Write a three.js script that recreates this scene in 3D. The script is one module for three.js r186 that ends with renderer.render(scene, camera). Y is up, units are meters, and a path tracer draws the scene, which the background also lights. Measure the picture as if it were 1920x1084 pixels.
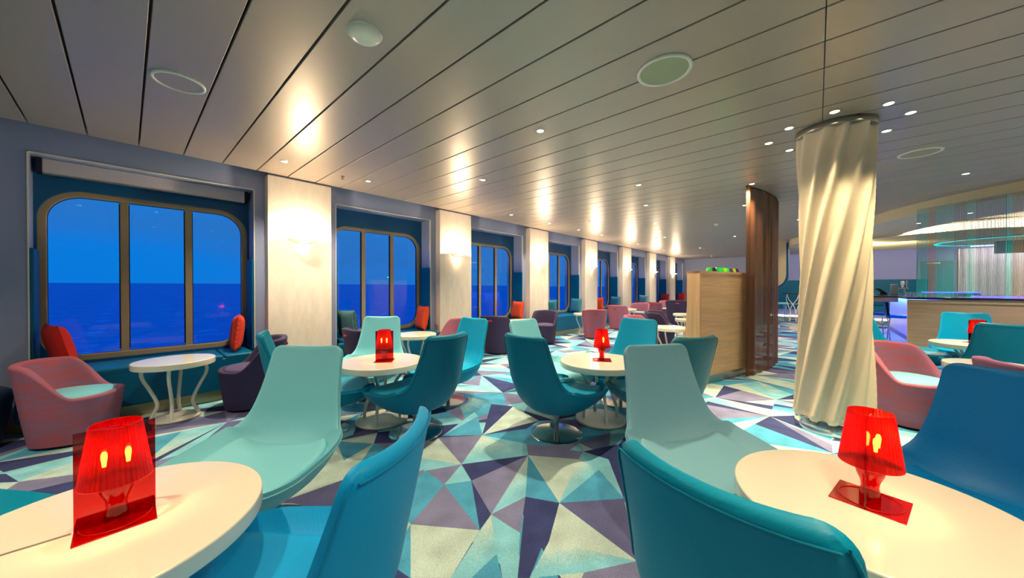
import * as THREE from 'three';
import { RoundedBoxGeometry } from 'three/addons/geometries/RoundedBoxGeometry.js';
import { mergeGeometries, toCreasedNormals } from 'three/addons/utils/BufferGeometryUtils.js';
import { RectAreaLightUniformsLib } from 'three/addons/lights/RectAreaLightUniformsLib.js';

// ---------------------------------------------------------------- camera, sky, exposure
RectAreaLightUniformsLib.init();
const scene = new THREE.Scene();
const EYE = 1.18, CEIL = 2.487;
const camera = new THREE.PerspectiveCamera(80.26, 1920 / 1084, 0.05, 6000);
camera.position.set(0, EYE, 0);
camera.lookAt(-6.6464, EYE - 0.07, -7.4718);
const renderer = new THREE.WebGLRenderer();
renderer.toneMapping = THREE.LinearToneMapping;
renderer.toneMappingExposure = 1.5;
renderer.shadowMap.enabled = true;

let seed = 20240611;
function rnd() { seed |= 0; seed = (seed + 0x6d2b79f5) | 0; let t = Math.imul(seed ^ (seed >>> 15), 1 | seed); t = (t + Math.imul(t ^ (t >>> 7), 61 | t)) ^ t; return ((t ^ (t >>> 14)) >>> 0) / 4294967296; }
const lerp = (a, b, t) => a + (b - a) * t, clamp = (x, a, b) => Math.min(b, Math.max(a, x));
const smooth = (a, b, x) => { const t = clamp((x - a) / (b - a), 0, 1); return t * t * (3 - 2 * t); };
function hash(x, y) { let h = Math.imul(x | 0, 374761393) + Math.imul(y | 0, 668265263); h = Math.imul(h ^ (h >>> 13), 1274126177); return ((h ^ (h >>> 16)) >>> 0) / 4294967296; }
function vnoise(x, y, px, py) { // value noise, periodic in px, py cells
  const x0 = Math.floor(x), y0 = Math.floor(y), fx = x - x0, fy = y - y0, m = (v, p) => ((v % p) + p) % p, s = (t) => t * t * (3 - 2 * t);
  const a = hash(m(x0, px), m(y0, py)), b = hash(m(x0 + 1, px), m(y0, py)), c = hash(m(x0, px), m(y0 + 1, py)), d = hash(m(x0 + 1, px), m(y0 + 1, py));
  return lerp(lerp(a, b, s(fx)), lerp(c, d, s(fx)), s(fy));
}
function dataTex(w, h, fn, srgb = true) {
  const d = new Uint8Array(w * h * 4);
  for (let y = 0; y < h; y++) for (let x = 0; x < w; x++) { const c = fn(x, y), i = (y * w + x) * 4; d[i] = clamp(c[0], 0, 255); d[i + 1] = clamp(c[1], 0, 255); d[i + 2] = clamp(c[2], 0, 255); d[i + 3] = 255; }
  const t = new THREE.DataTexture(d, w, h, THREE.RGBAFormat);
  t.wrapS = t.wrapT = THREE.RepeatWrapping; t.magFilter = THREE.LinearFilter; t.minFilter = THREE.LinearMipmapLinearFilter; t.generateMipmaps = true;
  if (srgb) t.colorSpace = THREE.SRGBColorSpace; t.needsUpdate = true; return t;
}
// dusk sky: deep blue air with soft cloud banks, the same all the way round
{
  const w = 1024, h = 512, d = new Float32Array(w * h * 4);
  for (let y = 0; y < h; y++) for (let x = 0; x < w; x++) {
    const el = (y / h - 0.5) * 180, i = (y * w + x) * 4;
    let n = 0, a = 0.5; for (let o = 0; o < 5; o++) { const k = 8 << o; n += a * vnoise(x / w * k, y / h * k * 2.2, k, 4096); a *= 0.5; }
    const cl = smooth(0.42, 0.68, n), up = smooth(-2, 40, el);
    const r = lerp(0.001, 0.001, up), g = lerp(0.13, 0.22, up), b = lerp(0.5, 0.64, up);
    d[i] = r + cl * 0.012; d[i + 1] = g * (1 - 0.34 * cl) + cl * 0.02; d[i + 2] = b * (1 - 0.26 * cl); d[i + 3] = 1;
  }
  const t = new THREE.DataTexture(d, w, h, THREE.RGBAFormat, THREE.FloatType);
  t.mapping = THREE.EquirectangularReflectionMapping; t.magFilter = THREE.LinearFilter; t.needsUpdate = true; scene.background = t;
}

// ---------------------------------------------------------------- helpers
const taken = {};
function numbered(n) { if (taken[n] === undefined) { taken[n] = 0; return n; } taken[n]++; return n + '_' + String(taken[n]).padStart(3, '0'); }
function shadows(o) { o.castShadow = o.receiveShadow = true; return o; }
function part(name, geo, m, parent) { const o = shadows(new THREE.Mesh(geo, m)); o.name = name; parent.add(o); return o; }
function tag(o, label, category, group) { o.userData.label = label; o.userData.category = category; if (group) o.userData.group = group; return o; }
function thing(name, label, category, pos = [0, 0, 0], turn = 0, group) { const o = new THREE.Group(); o.name = numbered(name); scene.add(o); o.position.set(...pos); o.rotation.y = turn; return tag(o, label, category, group); }
function single(name, geo, m, label, category, group) { const o = shadows(new THREE.Mesh(geo, m)); o.name = numbered(name); scene.add(o); return tag(o, label, category, group); }
function struct(name, geo, m) { const o = geo ? shadows(new THREE.Mesh(geo, m)) : new THREE.Group(); o.name = numbered(name); o.userData.kind = 'structure'; scene.add(o); return o; }
function copyOf(src, name, label, pos, turn, group) { const o = src.clone(); o.name = numbered(name); o.userData = { ...src.userData }; scene.add(o); o.position.set(...pos); o.rotation.y = turn; return tag(o, label, src.userData.category, group); }
const face = (fx, fz) => Math.atan2(fx, fz);
function box(x0, x1, y0, y1, z0, z1, r = 0) { const g = r ? new RoundedBoxGeometry(x1 - x0, y1 - y0, z1 - z0, 2, r) : new THREE.BoxGeometry(x1 - x0, y1 - y0, z1 - z0); g.translate((x0 + x1) / 2, (y0 + y1) / 2, (z0 + z1) / 2); return g; }
function merge(list) { return mergeGeometries(list.map((g) => { const c = g.index ? g.toNonIndexed() : g; for (const k of Object.keys(c.attributes)) if (!['position', 'normal', 'uv'].includes(k)) c.deleteAttribute(k); return c; })); }
function cyl(x, y0, y1, z, r, n = 24, r2 = r) { const g = new THREE.CylinderGeometry(r2, r, y1 - y0, n); g.translate(x, (y0 + y1) / 2, z); return g; }
function lathe(pts, n = 40) { return new THREE.LatheGeometry(pts.map((p) => new THREE.Vector2(p[0], p[1])), n); }
function tube(pts, r, seg = 24, rs = 8, closed = false) { return new THREE.TubeGeometry(new THREE.CatmullRomCurve3(pts.map((p) => new THREE.Vector3(...p)), closed), seg, r, rs, closed); }
function grid(nu, nv, fn, wrapU = false) { // surface through fn(i, j) -> [x, y, z, u, v]
  const p = [], uv = [], ix = [];
  for (let j = 0; j < nv; j++) for (let i = 0; i < nu; i++) { const q = fn(i, j); p.push(q[0], q[1], q[2]); uv.push(q[3] ?? i / (nu - 1), q[4] ?? j / (nv - 1)); }
  const lim = wrapU ? nu : nu - 1;
  for (let j = 0; j < nv - 1; j++) for (let i = 0; i < lim; i++) { const a = j * nu + i, b = j * nu + (i + 1) % nu, c = a + nu, d = b + nu; ix.push(a, b, c, b, d, c); }
  const g = new THREE.BufferGeometry(); g.setAttribute('position', new THREE.Float32BufferAttribute(p, 3)); g.setAttribute('uv', new THREE.Float32BufferAttribute(uv, 2)); g.setIndex(ix); g.computeVertexNormals(); return g;
}
const mat = (color, roughness = 0.6, extra = {}) => new THREE.MeshPhysicalMaterial({ color, roughness, metalness: 0, ...extra });

// ---------------------------------------------------------------- materials
const leatherBump = dataTex(256, 256, (x, y) => { const v = 255 * (0.5 * vnoise(x / 4, y / 4, 64, 64) + 0.3 * vnoise(x / 9, y / 9, 29, 29) + 0.2 * hash(x, y)); return [v, v, v]; }, false);
leatherBump.repeat.set(5, 5);
const leather = (c, r = 0.45) => mat(c, r, { bumpMap: leatherBump, bumpScale: 0.0005, specularIntensity: 0.5 });
const M = {
  aqua: leather('#80cad8'), teal: leather('#008fb0'), brightTeal: leather('#00a5ce'), blue: leather('#00a0e0'), deepBlue: leather('#0076ba'), mist: leather('#86bacb'), darkTeal: leather('#0080a4'),
  benchTeal: leather('#005e88', 0.38), wallTeal: mat('#005080', 0.4), grey: mat('#949dc2', 0.38), farWall: mat('#8c94b4', 0.5), lavender: mat('#8c94d6', 0.55),
  white: mat('#efe7d2', 0.2, { clearcoat: 0.4, clearcoatRoughness: 0.15 }), whiteMetal: mat('#e6e0d4', 0.35), chrome: mat('#c9c6c2', 0.12, { metalness: 1 }), steel: mat('#b9b4aa', 0.28, { metalness: 1 }),
  bronze: mat('#b39c7a', 0.4, { metalness: 0.3 }), gasket: mat('#0a0b0e', 0.6), black: mat('#08080a', 0.7), purple: mat('#382d50', 0.9), purpleSeat: mat('#4c4068', 0.85),
  mauve: mat('#7d4a72', 0.9), redTag: mat('#e01818', 0.6), red: mat('#d81f16', 0.8), glass: mat('#ffffff', 0.0, { transmission: 1, thickness: 0, ior: 1.5 }), skirting: mat('#b5a684', 0.3, { metalness: 0.5 }),
  cream: mat('#e9dcc0', 0.85), plaster: mat('#d9c9a8', 0.7), socket: mat('#e0d398', 0.5), blind: mat('#cbbfc4', 0.7), darkSheet: mat('#161012', 0.8), beige: mat('#cdb792', 0.7),
};
const wallpaper = dataTex(512, 512, (x, y) => { const n = 0.5 * vnoise(x / 32, y / 32, 16, 16) + 0.3 * vnoise(x / 12, y / 12, 43, 43) + 0.2 * hash(x, y); const k = 0.93 + 0.09 * n; return [240 * k, 226 * k, 214 * k]; });
M.pilaster = mat('#ffffff', 0.75, { map: wallpaper });
// pink and plum weave of the tub chairs: broken horizontal threads of two dyes
const weaveTex = (a, b, s) => dataTex(512, 512, (x, y) => { const n = clamp(0.5 + 1.3 * (0.6 * vnoise(x / 128, y / 22 + s, 4, 23) + 0.25 * vnoise(x / 40, y / 7 + s, 12.8, 73) + 0.15 * vnoise(x / 12, y / 2, 42, 256) - 0.5), 0, 1), g = 0.9 + 0.2 * hash(x, y); return [0, 1, 2].map((i) => lerp(a[i], b[i], n) * g); });
M.pink = mat('#ffffff', 0.9, { map: weaveTex([182, 86, 100], [146, 104, 136], 3) });
M.plum = mat('#ffffff', 0.9, { map: weaveTex([110, 62, 98], [122, 78, 112], 9) });
// wood veneer, grain running along u
const wood = dataTex(1024, 512, (x, y) => { const wv = 6 * vnoise(x / 256, y / 128, 4, 4), n = 0.4 * vnoise(x / 256, (y + wv) / 16, 4, 32) + 0.35 * vnoise(x / 128, (y + wv) / 5.12, 8, 100) + 0.25 * vnoise(x / 64, y / 2, 16, 256); const k = 0.88 + 0.2 * n; return [240 * k, 190 * k, 138 * k]; });
M.wood = mat('#ffffff', 0.45, { map: wood });
const zig = (a, b) => dataTex(256, 256, (x, y) => { const s = Math.abs(((x + 10 * Math.sin(y * 0.196)) % 16) - 8) < 3 && ((y + x) % 21) > 3, g = 0.94 + 0.12 * hash(x, y); return (s ? a : b).map((v) => v * g); });
M.redPrint = mat('#ffffff', 0.85, { map: zig([238, 98, 52], [206, 42, 30]) });
M.orange = mat('#ffffff', 0.85, { map: zig([240, 100, 40], [226, 58, 26]) });
M.tealPrint = mat('#ffffff', 0.85, { map: zig([120, 160, 160], [10, 70, 88]) });
M.bluePrint = mat('#ffffff', 0.85, { map: zig([86, 152, 172], [24, 112, 146]) });
M.palePrint = mat('#ffffff', 0.85, { map: zig([130, 170, 184], [88, 142, 166]) });
M.redGlass = mat('#e81208', 0.04, { transmission: 1, thickness: 0, ior: 1.45 });
M.redShade = mat('#f02410', 0.14, { transmission: 0.68, thickness: 0, ior: 1.45 });
M.brushed = mat('#b0a092', 0.36, { metalness: 0.25 });
M.opal = mat('#f6efe2', 0.95, { transmission: 0.45, thickness: 0 });
const glow = (c, k) => new THREE.MeshStandardMaterial({ color: '#000000', emissive: c, emissiveIntensity: k, roughness: 0.5 });
M.warmGlow = glow('#ffedc8', 9); M.slotGlow = glow('#ffe6b8', 1.2); M.bulb = glow('#ffd890', 120); M.coolGlow = glow('#fff0d2', 2.2); M.cyanGlow = glow('#10e6ff', 1.4); M.blueGlow = glow('#3a5cff', 3); M.coveGlow = glow('#fff0c0', 2.6);

// ---------------------------------------------------------------- lights of the room
const spots = [];
function spot(x, z, cd = 9, color = '#ffdfae', angle = 0.95, y = CEIL - 0.03) { const l = new THREE.SpotLight(color, cd, 0, angle, 0.7, 2); l.position.set(x, y, z); l.target.position.set(x, 0, z); l.castShadow = true; l.shadow.radius = 1.6; scene.add(l, l.target); l.name = numbered('downlight_beam'); l.target.name = numbered('downlight_aim'); }

// ---------------------------------------------------------------- floor: woven carpet of printed triangles
const DYE = { N: [62, 68, 114], P: [126, 126, 160], Q: [98, 98, 138], T: [80, 160, 196], A: [134, 198, 214], C: [188, 206, 198], S: null };
const TILE = 4.2;
{
  const R = 2048, base = new Uint8Array(R * R), kinds = ['N', 'P', 'Q', 'T', 'A', 'C', 'S', 'S2'];
  const fillTri = (buf, ax, ay, bx, by, cx, cy, k, wrap) => {
    const x0 = Math.floor(Math.min(ax, bx, cx)), x1 = Math.ceil(Math.max(ax, bx, cx)), y0 = Math.floor(Math.min(ay, by, cy)), y1 = Math.ceil(Math.max(ay, by, cy));
    const D = (by - cy) * (ax - cx) + (cx - bx) * (ay - cy); if (!D) return;
    for (let y = y0; y <= y1; y++) for (let x = x0; x <= x1; x++) {
      const jx = x + 0.5, jy = y + 0.5;
      const u = ((by - cy) * (jx - cx) + (cx - bx) * (jy - cy)) / D, v = ((cy - ay) * (jx - cx) + (ax - cx) * (jy - cy)) / D, w = 1 - u - v;
      if (u < -1e-6 || v < -1e-6 || w < -1e-6) continue;
      let q = k;
      if (k === 6 || k === 7) { const f = clamp(u * 1.25 - 0.1, 0, 1); q = hash(x * 3 + 1, y * 7 + 5) * 0.75 + 0.25 * vnoise(x / 6, y / 6, 99999, 99999) < f ? 5 : (k === 6 ? 4 : 3); }
      const X = wrap ? ((x % R) + R) % R : x, Y = wrap ? ((y % R) + R) % R : y;
      if (X < 0 || Y < 0 || X >= R || Y >= R) continue;
      buf[Y * R + X] = q;
    }
  };
  const G = 9, pt = [];
  for (let j = 0; j < G; j++) for (let i = 0; i < G; i++) pt.push([(i + 0.5 * (j % 2) + (rnd() - 0.5) * 0.75) / G * R, (j + (rnd() - 0.5) * 0.75) / G * R]);
  const at = (i, j) => { const p = pt[((j % G + G) % G) * G + ((i % G + G) % G)]; return [p[0] + Math.floor(i / G) * R, p[1] + Math.floor(j / G) * R]; };
  const pickK = () => { const r = rnd(); return r < 0.14 ? 0 : r < 0.33 ? 1 : r < 0.4 ? 2 : r < 0.58 ? 3 : r < 0.72 ? 4 : r < 0.86 ? 5 : r < 0.94 ? 6 : 7; };
  let last = -1; const nk = () => { let k; do k = pickK(); while (k === last); last = k; return k; };
  const tri = (a, b, c) => {
    if (rnd() < 0.62) { const t = 0.3 + 0.4 * rnd(), m = [lerp(b[0], c[0], t), lerp(b[1], c[1], t)]; fillTri(base, ...a, ...b, ...m, nk(), true); fillTri(base, ...a, ...m, ...c, nk(), true); } else fillTri(base, ...a, ...b, ...c, nk(), true);
  };
  for (let j = 0; j < G; j++) for (let i = 0; i < G; i++) { const a = at(i, j), b = at(i + 1, j), c = at(i, j + 1), d = at(i + 1, j + 1); if (rnd() < 0.5) { tri(a, b, d); tri(d, c, a); } else { tri(b, d, c); tri(c, a, b); } }
  const paint = (buf) => dataTex(R, R, (x, y) => { const d = DYE[kinds[buf[y * R + x]]], n = 0.84 + 0.2 * hash(x, y + 77) + 0.14 * (vnoise(x / 40, y / 40, 51.2, 51.2) - 0.3); return [d[0] * n, d[1] * n, d[2] * n]; });
  const far = paint(base);
  // the aisle between the tables, with its own drawing (metres: x, z pairs)
  const aisle = [['P',-2.206,-1.611,-1.983,-1.874,-1.758,-1.472],['N',-1.758,-1.472,-1.504,-1.861,-1.565,-1.387],['P',-1.565,-1.387,-1.504,-1.861,-1.256,-1.249],['S',-1.504,-1.861,-1.217,-1.483,-1.256,-1.249],['N',-1.565,-1.387,-1.256,-1.249,-1.215,-1.131],['A',-1.758,-1.472,-1.565,-1.387,-1.654,-1.252],['T',-1.654,-1.252,-1.565,-1.387,-1.215,-1.131],['P',-1.654,-1.252,-1.215,-1.131,-1.502,-0.931],['P',-1.884,-1.272,-1.758,-1.472,-1.654,-1.252],['T',-1.884,-1.272,-1.654,-1.252,-1.502,-0.931,-1.689,-0.959],['T',-1.504,-1.861,-1.045,-1.563,-1.217,-1.483],['C',-1.504,-1.861,-1.211,-2.047,-1.045,-1.563],['S',-1.211,-2.047,-1.045,-2.018,-1.045,-1.563],['T',-1.045,-2.018,-0.798,-1.834,-1.045,-1.563],['A',-1.045,-2.018,-1.059,-2.183,-0.798,-1.834],['N',-1.059,-2.183,-1.078,-2.498,-0.798,-1.834],['P',-1.217,-1.483,-1.057,-1.246,-1.256,-1.249],['N',-1.217,-1.483,-1.045,-1.563,-0.864,-1.078,-0.9,-1.046],['Q',-1.045,-1.563,-0.798,-1.834,-0.573,-1.453],['C',-1.045,-1.563,-0.573,-1.453,-0.921,-1.291],['S',-0.921,-1.291,-0.573,-1.453,-0.713,-1.248,-0.864,-1.078],['P',-0.713,-1.248,-0.573,-1.453,-0.539,-1.367,-0.706,-1.218],['A',-1.256,-1.249,-1.057,-1.246,-0.9,-1.046,-0.946,-1.005],['S',-1.256,-1.249,-1.051,-1.08,-1.04,-0.921,-1.103,-0.865],['T',-1.051,-1.08,-0.946,-1.005,-1.04,-0.921],['C',-1.502,-0.931,-1.215,-1.131,-1.103,-0.865,-1.223,-0.758],['T',-1.502,-0.931,-1.223,-0.758,-1.366,-0.735],['S',-1.502,-0.931,-1.366,-0.735,-1.689,-0.959],['C',-2.206,-1.611,-1.758,-1.472,-2.08,-1.315],['A',-2.08,-1.315,-1.758,-1.472,-1.916,-1.179],['P',-1.916,-1.179,-1.884,-1.272,-1.689,-0.959],['N',-1.983,-1.874,-2.44,-2.428,-2.232,-2.528],['C',-1.983,-1.874,-2.232,-2.528,-1.824,-2.406],['N',-1.983,-1.874,-1.824,-2.406,-1.795,-2.2],['T',-1.983,-1.874,-1.795,-2.2,-1.504,-1.861],['A',-1.983,-1.874,-1.504,-1.861,-1.623,-1.989],['S',-1.983,-1.874,-1.504,-1.861,-1.758,-1.472],['T',-2.203,-1.651,-2.301,-2.119,-1.983,-1.874],['A',-2.203,-1.651,-2.406,-2.173,-2.301,-2.119],['P',-1.245,-2.164,-1.211,-2.047,-1.504,-1.861,-1.623,-1.989],['A',-1.245,-2.164,-1.211,-2.047,-1.045,-2.018,-1.059,-2.183],['N',-1.245,-2.164,-1.059,-2.183,-1.078,-2.498]];
  const near = base.slice(), X0 = -TILE, Z0 = -TILE;
  for (const [k, ...c] of aisle) for (let i = 2; i < c.length / 2; i++) { const q = [c[0], c[1], c[2 * i - 2], c[2 * i - 1], c[2 * i], c[2 * i + 1]].map((v, n) => (v - (n % 2 ? Z0 : X0)) / TILE * R); fillTri(near, ...q, kinds.indexOf(k), false); }
  const nearTex = paint(near);
  const M1 = mat('#ffffff', 0.95, { map: nearTex, specularIntensity: 0.2 }), M2 = mat('#ffffff', 0.95, { map: far, specularIntensity: 0.2 });
  const slab = (x0, x1, z0, z1) => { const g = box(x0, x1, -0.12, 0, z0, z1), p = g.attributes.position, uv = g.attributes.uv; for (let i = 0; i < p.count; i++) uv.setXY(i, p.getX(i) / TILE, p.getZ(i) / TILE); return g; };
  const fl = struct('floor', merge([slab(-5.3, 7, -18.2, -TILE), slab(-5.3, 7, 0, 3.2), slab(-5.3, -TILE, -TILE, 0), slab(0, 7, -TILE, 0)]), M2);
  part('aisle_carpet', slab(-TILE, 0, -TILE, 0), M1, fl);
}
// round pale dance floor under the far ceiling ring
struct('floor_inlay', cyl(0.9, 0.0, 0.006, -12.6, 1.5, 64), M.beige);

// ---------------------------------------------------------------- ceiling of long satin panels with dark joints
{
  const c = struct('ceiling', box(-5.3, 7, CEIL + 0.05, CEIL + 0.12, -18.2, 3.2), mat('#5d5750', 0.8));
  const zs = -0.082;
  const gL = new RoundedBoxGeometry(4.74, 0.022, 0.289, 1, 0.003), gR = new RoundedBoxGeometry(6.95, 0.022, 0.289, 1, 0.003);
  for (let k = -10; k <= 60; k++) {
    const z = zs - 0.15 - 0.3 * k; if (z < -18.1 || z > 3.0) continue;
    part('ceiling_panel', gL, M.brushed, c).position.set(-2.345, CEIL + 0.011, z);
    part('ceiling_panel', gR, M.brushed, c).position.set(3.503, CEIL + 0.011, z);
  }
}
// ---------------------------------------------------------------- window side
const WF = -4.83, PF = -4.71, WB = -5.1, BAY = 2.405, NWIN = 8;
const winC = (k) => -0.222 - BAY * k, pilC = (k) => -1.425 - BAY * k, OW = 0.759;
{
  const g = [box(-5.3, WF, -0.02, CEIL + 0.05, winC(0) + OW, 3.2)];
  for (let k = 0; k < NWIN; k++) {
    const c = winC(k), n = k < NWIN - 1 ? winC(k + 1) + OW : -18.2;
    g.push(box(-5.3, WF, 2.293, CEIL + 0.05, c - OW, c + OW), box(-5.3, WF, -0.02, CEIL + 0.05, n, c - OW), box(-5.3, WF - 0.02, -0.02, 0.1, c - OW, c + OW));
  }
  struct('wall_left', merge(g), M.grey);
}
struct('wall_far', box(-5.3, 7, -0.02, CEIL + 0.05, -18.2, -18), M.farWall);
struct('wall_right', box(6.8, 7, -0.02, CEIL + 0.05, -18.2, 3.2), M.farWall);
struct('wall_rear', box(-5.3, 7, -0.02, CEIL + 0.05, 3.0, 3.2), M.farWall);
struct('baseboard_left', box(WF, WF + 0.018, 0, 0.1, winC(0) + OW, 3.0), M.skirting);

function roundRect(z0, z1, y0, y1, r) { const s = new THREE.Shape(); s.moveTo(z0 + r, y0); s.lineTo(z1 - r, y0); s.absarc(z1 - r, y0 + r, r, -Math.PI / 2, 0); s.lineTo(z1, y1 - r); s.absarc(z1 - r, y1 - r, r, 0, Math.PI / 2); s.lineTo(z0 + r, y1); s.absarc(z0 + r, y1 - r, r, Math.PI / 2, Math.PI); s.lineTo(z0, y0 + r); s.absarc(z0 + r, y0 + r, r, Math.PI, 1.5 * Math.PI); return s; }
function plate(shape, depth, xFront, bevel = 0) { // a shape drawn in (z, y), extruded from xFront towards -x
  const g = new THREE.ExtrudeGeometry(shape, { depth: depth - 2 * bevel, bevelEnabled: !!bevel, bevelSize: bevel, bevelThickness: bevel, bevelSegments: 2, curveSegments: 14 });
  g.translate(0, 0, -depth + bevel); g.rotateY(Math.PI / 2); g.translate(xFront, 0, 0); return g; // local x -> -z
}
for (let k = 0; k < NWIN; k++) {
  const c = winC(k), Z = (z) => -(z - c); // local shape coordinate s = -(z - c)
  const w = struct('window_' + (k + 1)); w.position.set(0, 0, c);
  // teal lining with the rounded opening
  const lin = new THREE.Shape(); lin.moveTo(-OW, 0.1); lin.lineTo(OW, 0.1); lin.lineTo(OW, 2.293); lin.lineTo(-OW, 2.293); lin.closePath();
  lin.holes.push(roundRect(-0.742, 0.742, 0.492, 2.062, 0.27));
  part('window_lining', plate(lin, 0.04, WB), M.wallTeal, w);
  const fr = roundRect(-0.742, 0.742, 0.492, 2.062, 0.27); fr.holes.push(roundRect(-0.698, 0.698, 0.536, 2.018, 0.226));
  part('window_frame', plate(fr, 0.05, WB - 0.035, 0.006), M.bronze, w);
  const ga = roundRect(-0.702, 0.702, 0.532, 2.022, 0.23); ga.holes.push(roundRect(-0.69, 0.69, 0.544, 2.01, 0.218));
  part('window_gasket', plate(ga, 0.03, WB - 0.05), M.gasket, w);
  const mul = [-0.233, 0.233]; // two mullions
  for (const m of mul) { const mu = part('mullion', box(WB - 0.085, WB - 0.04, 0.535, 2.02, m - 0.028, m + 0.028, 0.004), M.bronze, w); part('mullion_gasket', merge([box(WB - 0.084, WB - 0.06, 0.565, 2.0, m - 0.036, m - 0.026), box(WB - 0.084, WB - 0.06, 0.565, 2.0, m + 0.026, m + 0.036)]), M.gasket, mu); }
  // three panes
  const pane = (a, b, ra, rb) => { const s = new THREE.Shape(), y0 = 0.534, y1 = 2.02; s.moveTo(a + ra, y0); s.lineTo(b - rb, y0); if (rb) s.absarc(b - rb, y0 + rb, rb, -Math.PI / 2, 0); s.lineTo(b, y1 - rb); if (rb) s.absarc(b - rb, y1 - rb, rb, 0, Math.PI / 2); s.lineTo(a + ra, y1); if (ra) s.absarc(a + ra, y1 - ra, ra, Math.PI / 2, Math.PI); s.lineTo(a, y0 + ra); if (ra) s.absarc(a + ra, y0 + ra, ra, Math.PI, 1.5 * Math.PI); const g = new THREE.ShapeGeometry(s, 12); g.rotateY(Math.PI / 2); g.translate(WB - 0.072, 0, 0); return g; };
  part('pane', pane(-0.7, -0.2, 0.228, 0), M.glass, w); part('pane', pane(-0.2, 0.2, 0, 0), M.glass, w); part('pane', pane(0.2, 0.7, 0, 0.228), M.glass, w);
  // bright edge trim round the opening and grey jambs
  part('opening_trim', merge([box(WF - 0.03, WF + 0.006, 2.285, 2.293, -OW, OW), box(WF - 0.03, WF + 0.006, 0.1, 2.293, -OW, -OW + 0.008), box(WF - 0.03, WF + 0.006, 0.1, 2.293, OW - 0.008, OW)]), M.white, w);
  // upholstered side pads
  for (const s of [-1, 1]) part('side_pad', box(WB, WF - 0.005, 0.46, 1.5, s > 0 ? OW - 0.03 : -OW, s > 0 ? OW : -OW + 0.03, 0.01), M.benchTeal, w);
}
for (let k = 0; k < NWIN - 1; k++) {
  const p = struct('pilaster'); p.position.set(0, 0, pilC(k));
  part('pilaster_panel', box(WF, PF, 0, CEIL - 0.022, -0.345, 0.345, 0.004), M.pilaster, p);
  part('recessed_head', box(WF, PF - 0.02, CEIL - 0.022, CEIL - 0.001, -0.335, 0.335), M.grey, p);
}
// ---------------------------------------------------------------- benches under the windows
for (let k = 0; k < NWIN; k++) {
  const b = thing('window_bench', ['teal upholstered window bench with a plain red cushion in one corner', 'teal window bench with a dark patterned cushion and a red one', 'teal window bench between two purple tub chairs', 'teal window bench below two blue patterned cushions', 'teal window bench with an orange and a blue cushion', 'teal window bench with one pale blue cushion', 'teal window bench with one bright red cushion', 'teal window bench next to the grey end wall'][k], 'bench', [0, 0, winC(k)], 0, 'window benches');
  part('kick_plate', box(-5.09, -4.63, 0, 0.115, -0.75, 0.75), M.skirting, b);
  part('front_pad', box(-4.68, -4.585, 0.11, 0.44, -0.80, 0.80, 0.02), M.benchTeal, b);
  part('bench_body', box(-5.09, -4.66, 0.11, 0.40, -0.712, 0.712), M.benchTeal, b);
  for (const [a, c] of [[-0.712, -0.45], [-0.445, 0.712]]) part('seat_pad', box(-5.09, -4.585, 0.395, 0.47, a, c, 0.022), M.benchTeal, b);
}
// ---------------------------------------------------------------- sconces
const bowl = (() => { // thin curved blade, open at the top and along the wall
  const N = 25, Q = 9, L = [];
  for (const off of [0, 1]) L.push(grid(N, Q, (i, j) => { const s = (i / (N - 1)) * 2 - 1, q = j / (Q - 1), e = Math.sqrt(Math.max(0, 1 - s * s)), d = 0.004 + 0.165 * Math.pow(e, 0.8), x = lerp(0.002 + 0.03 * e, d, q), y = -0.036 * e * Math.cos(q * Math.PI * 0.5) + 0.014 * q - off * 0.008 * e; return off ? [x, y, -0.145 * s] : [x, y, 0.145 * s]; }));
  const rim = tube(Array.from({ length: 21 }, (_, i) => { const s = (i / 20) * 2 - 1, e = Math.sqrt(Math.max(0, 1 - s * s)); return [0.004 + 0.165 * Math.pow(e, 0.8), 0.010, 0.145 * s]; }), 0.006, 60, 8);
  const lo = tube(Array.from({ length: 21 }, (_, i) => { const s = (i / 20) * 2 - 1, e = Math.sqrt(Math.max(0, 1 - s * s)); return [0.002 + 0.03 * e, -0.04 * e, 0.145 * s]; }), 0.005, 60, 6);
  return merge([...L, rim, lo]);
})();
for (let k = 0; k < NWIN - 1; k++) {
  const s = thing('wall_sconce', 'white curved blade sconce lighting a cream pilaster', 'wall lamp', [PF, 1.735, pilC(k)], 0, 'sconces along the window pilasters');
  part('lamp_blade', bowl, M.opal, s);
  part('lamp_tube', (() => { const g = new THREE.CylinderGeometry(0.008, 0.008, 0.11, 12); g.rotateX(Math.PI / 2); g.translate(0.11, 0.004, 0); return g; })(), M.warmGlow, s);
  part('lower_lamp_slot', box(0.05, 0.11, -0.046, -0.042, -0.05, 0.05), M.slotGlow, s);
  const d = new THREE.PointLight('#ffe0b4', 0.1); d.position.set(0.085, -0.07, 0); d.castShadow = true; d.shadow.radius = 0.7; d.name = 'lower_light'; s.add(d);
  const l = new THREE.PointLight('#ffe6be', 2.3); l.position.set(0.13, 0.026, 0); l.castShadow = true; l.shadow.radius = 0.7; l.name = 'lamp_light'; s.add(l);
}
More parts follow.
